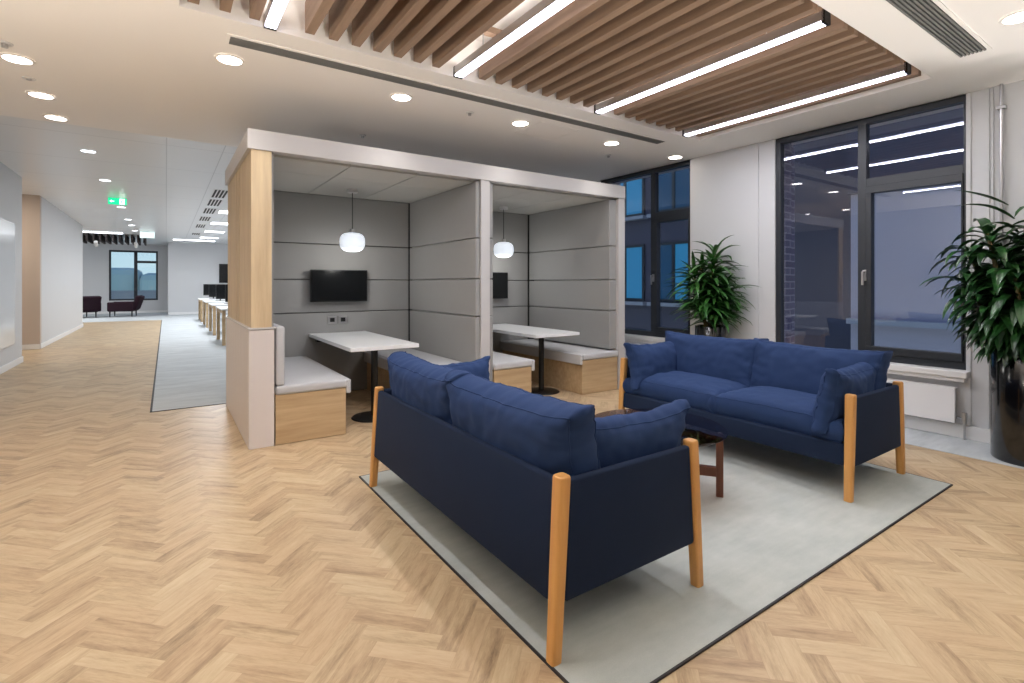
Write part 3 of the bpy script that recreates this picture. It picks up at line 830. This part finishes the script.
# ================================================================= COFFEE TABLE
t = thing('coffee_table', (2.46, 2.06, FZ), 'round smoked glass coffee table with walnut cross base between the sofas', 'table')
MB().lathe([(0, .372), (.405, .372), (.41, .377), (.405, .384), (0, .384)], n=64).build('glass_top', M['smoke'], t)
for k in range(4):
    a = math.atan2(-.30, .22)+k*PI/2
    m = Matrix.Rotation(a, 4, 'Z')
    MB().box(.345, .385, -.019, .019, 0, .366, .004, mtx=m).build('leg', M['walnut'], t)
    MB().cyl((0, 0), .012, .366, .372, 12, mtx=m @ Tm(.365, 0, 0)).build('pad', M['steel'], t)
for k in range(2):
    a = math.atan2(-.30, .22)+k*PI/2; m = Matrix.Rotation(a, 4, 'Z')
    o = MB()
    o.box(-.345, .345, -.014, .014, .115+k*.002, .17+k*.002, mtx=m)
    o.box(-.345, .345, -.014, .014, .33+k*.002, .36+k*.002, mtx=m)
    o.build('cross_rail', M['walnut'], t)

# ================================================================= PLANTS
def leaf(bm, base, dirv, up, L, Wd, droop, mi=0, seg=6, curl=.25):
    d = Vector(dirv).normalized(); side = d.cross(Vector((0, 0, 1)))
    if side.length < .05: side = Vector((1, 0, 0))
    side.normalize(); p = Vector(base); prev = None; step = L/seg
    for i in range(seg+1):
        f = i/seg; w = Wd*(math.sin(PI*min(1, f*.93+.07))**.75)*(1-.25*f)
        if i == seg: w = .001
        nrm = side.cross(d).normalized()
        a = bm.verts.new(p-side*w/2+nrm*w*curl); b = bm.verts.new(p); c = bm.verts.new(p+side*w/2+nrm*w*curl)
        if prev:
            for q in ((prev[0], prev[1], b, a), (prev[1], prev[2], c, b)):
                try: fc = bm.faces.new(q); fc.smooth = True
                except ValueError: pass
        prev = (a, b, c)
        p = p+d*step; d = (d+Vector((0, 0, -1))*droop/seg).normalized()
def make_plant(label, loc, potr, poth, seed, style):
    rnd = random.Random(seed)
    t = thing('potted_plant', loc, label, 'plant')
    MB().lathe([(0, .0), (potr*.97, 0), (potr, .01), (potr, poth-.008), (potr-.006, poth), (potr-.02, poth), (potr-.02, poth-.06), (0, poth-.06)], n=48).build('pot', M['gloss_black'], t, smooth=False)
    for p in t.children[0].data.polygons: p.use_smooth = abs(p.normal.z) < .3
    MB().cyl((0, 0), potr-.022, poth-.08, poth-.035, 32).build('soil', M['soil'], t)
    bm = bmesh.new(); st = MB()
    if style == 0:
        stems = []
        for k, (a, hgt, lean) in enumerate(((0, .86, .03), (1.2, .70, .11), (2.6, .62, .14), (3.9, .76, .11), (5.1, .48, .12), (.6, .34, .1), (3.2, .3, .12), (4.6, .2, .1))):
            b = Vector((.05*math.cos(a), .05*math.sin(a), poth-.04)); e = b+Vector((lean*math.cos(a), lean*math.sin(a), hgt)); stems.append((b, e))
            st.tube([b, b.lerp(e, .5)+Vector((.01, .01, 0)), e], [.016, .014, .01], 8)
            n = 24+int(hgt*66)
            for i in range(n):
                f = i/n; p = b.lerp(e, .3+.7*f)
                az = a*1.3+i*2.399+rnd.uniform(-.2, .2); el = rnd.uniform(.1, .7)+max(0, f-.8)*3.5
                L = rnd.uniform(.26, .43)*(1 if f < .85 else .8)
                leaf(bm, p, (math.cos(az), math.sin(az), math.tan(min(1.3, el))), None, L, rnd.uniform(.040, .056), rnd.uniform(.7, 1.7))
    else:
        for k, (a, hgt, lean) in enumerate(((3.6, .92, .16), (2.6, .84, .26), (4.6, .84, .2), (.5, .8, .12), (1.8, .74, .26), (3.1, .55, .28), (4.1, .5, .28), (5.4, .6, .2), (2.2, .5, .30), (3.7, .34, .22), (2.5, .3, .22), (2.0, .18, .15))):
            b = Vector((.07*math.cos(a), .07*math.sin(a), poth-.04)); e = b+Vector((lean*math.cos(a), lean*math.sin(a), hgt))
            st.tube([b, b.lerp(e, .5)+Vector((.02*math.cos(a), .02*math.sin(a), 0)), e], [.018, .015, .01], 8)
            n = 40+int(hgt*66)
            for i in range(n):
                f = i/n; p = b.lerp(e, .04+.96*f)
                az = a*1.7+i*2.399+rnd.uniform(-.3, .3); el = rnd.uniform(.2, .9)+max(0, f-.8)*2.
                leaf(bm, p, (math.cos(az), math.sin(az), math.tan(min(1.25, el))), None, rnd.uniform(.2, .35), rnd.uniform(.055, .08), rnd.uniform(1.4, 3.2), curl=.18)
        # two long arching leaves reaching out
        for az, z, L, dr in ((2.75, .95, .55, .7), (2.5, 1.05, .38, .3), (3.3, 1.0, .42, .5), (2.9, .85, .45, .9)):
            leaf(bm, (0.16*math.cos(az), .16*math.sin(az), poth+z-.05), (math.cos(az), math.sin(az), .45), None, L, .045, dr, seg=8)
    st.build('stems', M['stem'], t, smooth=True)
    me = bpy.data.meshes.new('leaves'); bm.to_mesh(me); bm.free(); me.materials.append(M['leafA' if style == 0 else 'leafB'])
    # keep the foliage on the room side of the wall
    lim = XW-.03-loc[0]
    for v in me.vertices:
        if v.co.x > lim: v.co.x = lim-(v.co.x-lim)*.15
    o = bpy.data.objects.new('leaves', me); COL.objects.link(o); o.parent = t
    return t
make_plant('leafy plant in glossy black pot against the pier between the windows', (5.07, 3.46, .003), .165, .78, 3, 0)
make_plant('large broad-leaved plant in tall black pot at the right edge', (5.03, .885, .003), .212, .80, 5, 1)

# ================================================================= RADIATORS, PIPE, BOARD
def radiator(y0, y1, z0, z1, label):
    t = thing('radiator', (XW-.07, (y0+y1)/2, 0), label, 'radiator', 'white panel radiators under the windows')
    h = (y1-y0)/2
    MB().box(-.035, -.012, -h, h, z0, z1, .006).build('front_panel', M['radiator'], t)
    MB().box(.01, .035, -h+.01, h-.01, z0+.01, z1-.01, .006).build('rear_panel', M['radiator'], t)
    o = MB(); n = int(2*h/.05)
    for k in range(n): yy = -h+.03+k*(2*h-.06)/(n-1); o.box(-.012, .01, yy-.004, yy+.004, z0+.02, z1-.02)
    o.build('fins', M['radiator'], t)
    o = MB(); n2 = int(2*h/.03)
    o.box(-.035, .035, -h, h, z1-.004, z1+.002)
    o.build('top_grille', M['radiator'], t)
    bx(.035, .0695, -h+.15, -h+.2, z0+.1, z1-.05).build('bracket', M['radiator'], t)
    bx(.035, .0695, h-.2, h-.15, z0+.1, z1-.05).build('bracket', M['radiator'], t)
    o = MB(); o.tube([(.0, -h, z0+.04), (0, -h-.05, z0+.04)], .012, 10); o.cyl((0, -h-.05), .018, z0-.0, z0+.09, 12); o.tube([(0, -h-.05, z0+.01), (0, -h-.05, .004)], .008, 10)
    o.build('valve_pipe', M['steel'], t)
radiator(1.36, 2.82, .13, .41, 'white panel radiator under the large window behind the right sofa')
radiator(4.0, 5.4, .13, .45, 'white panel radiator under the far left window, behind the sofa')
t = thing('wall_conduit', (XW-.03, 1.10, 0), 'steel conduit running up the wall behind the right plant', 'pipe')
MB().cyl((0, 0), .011, .003, CZ-.001, 12).build('tube', M['steel'], t)
for z in (.6, 1.6, 2.61):
    MB().box(-.016, .03, -.026, .026, z-.012, z+.012, .003).build('clamp', M['steel'], t)
t = thing('wall_board', (XL, 8.6, 1.24), 'tall glossy white writing board on the left corridor wall', 'board')
MB().box(.001, .02, -1.92, 1.92, -.9, .92, .004).build('frame', M['steel'], t)
MB().box(.02, .026, -1.9, 1.9, -.885, .905).build('surface', plain('glossy_white_board', (214, 217, 220), .2, spec=.6, coat=.2, var=0), t)

# ================================================================= OFFICE: desks, monitors
dk = None
dl = ['nearest the oak booth panel', 'second from the booth', 'third from the booth', 'farthest, by the end wall']
for k, y in enumerate((12.45, 14.9, 17.5, 20.2)):
    if dk is None:
        t = thing('desk', (1.85, y, 0), '', 'desk', 'white desks with oak legs'); dk = t
        MB().box(-.93, .93, -.72, .72, .715, .74, .003).build('desktop', M['tabletop'], t)
        for sx in (-.88, .88):
            for sy in (-.67, .67):
                MB().hull8([(sx-.03, sy-.03, 0), (sx+.03, sy-.03, 0), (sx+.03, sy+.03, 0), (sx-.03, sy+.03, 0)], [(sx-.03, sy*.97-.03, .714), (sx+.03, sy*.97-.03, .714), (sx+.03, sy*.97+.03, .714), (sx-.03, sy*.97+.03, .714)]).build('leg', M['oakx'], t)
            bx(sx-.02, sx+.02, -.6, .6, .64, .70).build('end_rail', M['oakx'], t)
    else: t = copy_tree(dk); t.location.y = y
    t.location.z = .0045
    t['label'] = 'white desk with oak legs right of the corridor, ' + dl[k]
mn = None; i = 0
for k, y in enumerate((12.45, 14.9, 17.5, 20.2)):
    for j, x in enumerate((1.35,)):
        if mn is None:
            t = thing('monitor', (x, y, .745), '', 'monitor', 'black monitors on the desks'); mn = t
            MB().box(-.3, .3, -.02, .02, .12, .5, .004).build('casing', M['black'], t)
            bx(-.29, .29, -.022, -.0205, .13, .49).build('display', M['screen'], t)
            MB().cyl((0, .03), .02, .01, .3, 10).build('stand', M['black'], t)
            MB().box(-.12, .12, -.09, .11, 0, .01, .002).build('foot', M['black'], t)
        else: t = copy_tree(mn); t.location = (x, y, .745)
        t['label'] = 'black monitor on the white desk ' + dl[k]
# wall screen on end wall
t = thing('wall_screen', (2.35, 24.68, 1.6), 'dark screen on the far end wall above the desks', 'screen')
bx(-.5, .5, -.06, 0, -.3, .5).build('casing', M['black'], t); bx(-.48, .48, -.064, -.0605, -.28, .48).build('display', M['screen'], t)

# ================================================================= FAR ARMCHAIRS
def armchair(loc, rz, label):
    t = thing('armchair', loc, label, 'armchair', 'dark armchairs at the far window', rz)
    for sx in (-.34, .34):
        for sy in (-.34, .34):
            MB().cyl((0, 0), .016, 0, .2, 10, r2=.026, mtx=Tm(sx, sy, 0)).build('leg', M['black'], t)
    MB().box(-.4, .4, -.4, .4, .2, .32, .03).build('base', M['plum'], t, smooth=True)
    MB().box(-.3, .3, -.42, .3, .32, .45, .05, seg=4).build('seat_cushion', M['plum'], t, smooth=True)
    for s in (-1, 1): MB().box(s*.42-.07, s*.42+.07, -.4, .42, .22, .56, .05, seg=4).build('arm', M['plum'], t, smooth=True)
    MB().box(-.42, .42, -.08, .08, 0, .56, .06, seg=4, mtx=Tm(0, .38, .26) @ Rx(-18)).build('backrest', M['plum'], t, smooth=True)
    return t
armchair((-1.36, 24.6, .004), -PI/2-.15, 'dark plum armchair in profile below the far corridor window')
armchair((-2.62, 24.5, .004), PI+.5, 'dark armchair partly hidden by the left corridor wall end')

# ================================================================= LIGHTS
def area(name, loc, sx, sy, e, col, parent=None, rot=(0, 0, 0)):
    l = bpy.data.lights.new(name, 'AREA'); l.shape = 'RECTANGLE'; l.size = sx; l.size_y = sy; l.energy = e; l.color = col
    o = bpy.data.objects.new(name, l); COL.objects.link(o); o.location = loc; o.rotation_euler = rot; return o
for x in LEDX:
    area('linear_light_glow', (x, 2.39, CZ-.002), .055, 1.9, 19, (.96, .96, 1.))
    area('linear_light_upglow', (x, 2.39, CZ+.08), .05, 1.8, 4, (1, .95, .9), rot=(PI, 0, 0))
# uplighters added outside the frame to brighten the ceiling
for k, (x, y, e, col, lab) in enumerate(((-1.55, 2.3, 100, (1, .90, .76), 'tall uplighter added by the left wall outside the frame for ceiling fill'), (4.9, .1, 80, (1, .96, .92), 'low uplighter added by the window wall outside the frame for ceiling fill'), (1.35, -.15, 230, (1, .93, .84), 'low uplighter added behind the viewpoint for ceiling fill'))):
    t = thing('added_uplighter', (x, y, .003), lab, 'lamp')
    zt = 1.3 if k == 0 else .4
    MB().lathe([(0, 0), (.15, 0), (.15, .012), (.02, .025), (0, .025)]).build('base', M['black'], t)
    MB().cyl((0, 0), .012, .02, zt, 12).build('pole', M['black'], t)
    MB().lathe([(0, zt-.01), (.05, zt-.01), (.17, zt+.08), (.18, zt+.12), (.172, zt+.12), (.16, zt+.085), (.04, zt), (0, zt)]).build('bowl', M['black'], t)
    MB().lathe([(0, zt+.04), (.09, zt+.04), (.1, zt+.05), (0, zt+.055)]).build('lens', M['lamp'], t)
    l = bpy.data.lights.new('added_uplight_beam', 'SPOT'); l.energy = e; l.spot_size = math.radians(165 if k == 0 else 138); l.spot_blend = .4; l.shadow_soft_size = .08; l.color = col
    lo = bpy.data.objects.new('added_uplight_beam', l); COL.objects.link(lo); lo.parent = t; lo.location = (0, 0, zt+.14); lo.rotation_euler = (PI, 0, 0)
# far room
l = bpy.data.lights.new('far_room_light', 'AREA'); l.energy = 100; l.size = 1.2; lo = bpy.data.objects.new('far_room_light', l); COL.objects.link(lo); lo.location = (-3.6, 23, 2.9)
l = bpy.data.lights.new('alcove_light', 'AREA'); l.energy = 25; l.size = .3; l.color = (1, .85, .7); lo = bpy.data.objects.new('alcove_light', l); COL.objects.link(lo); lo.location = (-2.9, 12.1, 2.93)

w = bpy.data.worlds.new('dusk'); S.world = w; w.use_nodes = True
nt = w.node_tree; bg = nt.nodes['Background']
tc = nt.nodes.new('ShaderNodeTexCoord'); sp = nt.nodes.new('ShaderNodeSeparateXYZ'); nt.links.new(tc.outputs['Generated'], sp.inputs[0])
rp = nt.nodes.new('ShaderNodeValToRGB'); nt.links.new(sp.outputs[2], rp.inputs[0])
rp.color_ramp.elements[0].position = .0; rp.color_ramp.elements[0].color = lin((150, 168, 178))
rp.color_ramp.elements[1].position = .6; rp.color_ramp.elements[1].color = lin((96, 120, 160))
nt.links.new(rp.outputs[0], bg.inputs[0]); bg.inputs[1].default_value = 1.9

# ================================================================= CAMERA
cam = bpy.data.cameras.new('camera'); co = bpy.data.objects.new('camera', cam); COL.objects.link(co)
co.location = (0, 0, H); co.rotation_euler = (PI/2, 0, -math.atan2(346, 507))
cam.sensor_width = 36; cam.sensor_fit = 'HORIZONTAL'; cam.lens = 507/1024*36; cam.shift_y = -(341.5-284)/1024
cam.clip_start = .05; cam.clip_end = 500
S.camera = co
S.view_settings.view_transform = 'Standard'; S.view_settings.look = 'None'; S.view_settings.gamma = 1; S.view_settings.use_curve_mapping = False
S.view_settings.exposure = 0.17
S.cycles.use_denoising = True
S.cycles.max_bounces = 10; S.cycles.diffuse_bounces = 7; S.cycles.glossy_bounces = 4; S.cycles.transparent_max_bounces = 12
S.cycles.sample_clamp_indirect = 8; S.cycles.caustics_reflective = False; S.cycles.caustics_refractive = False
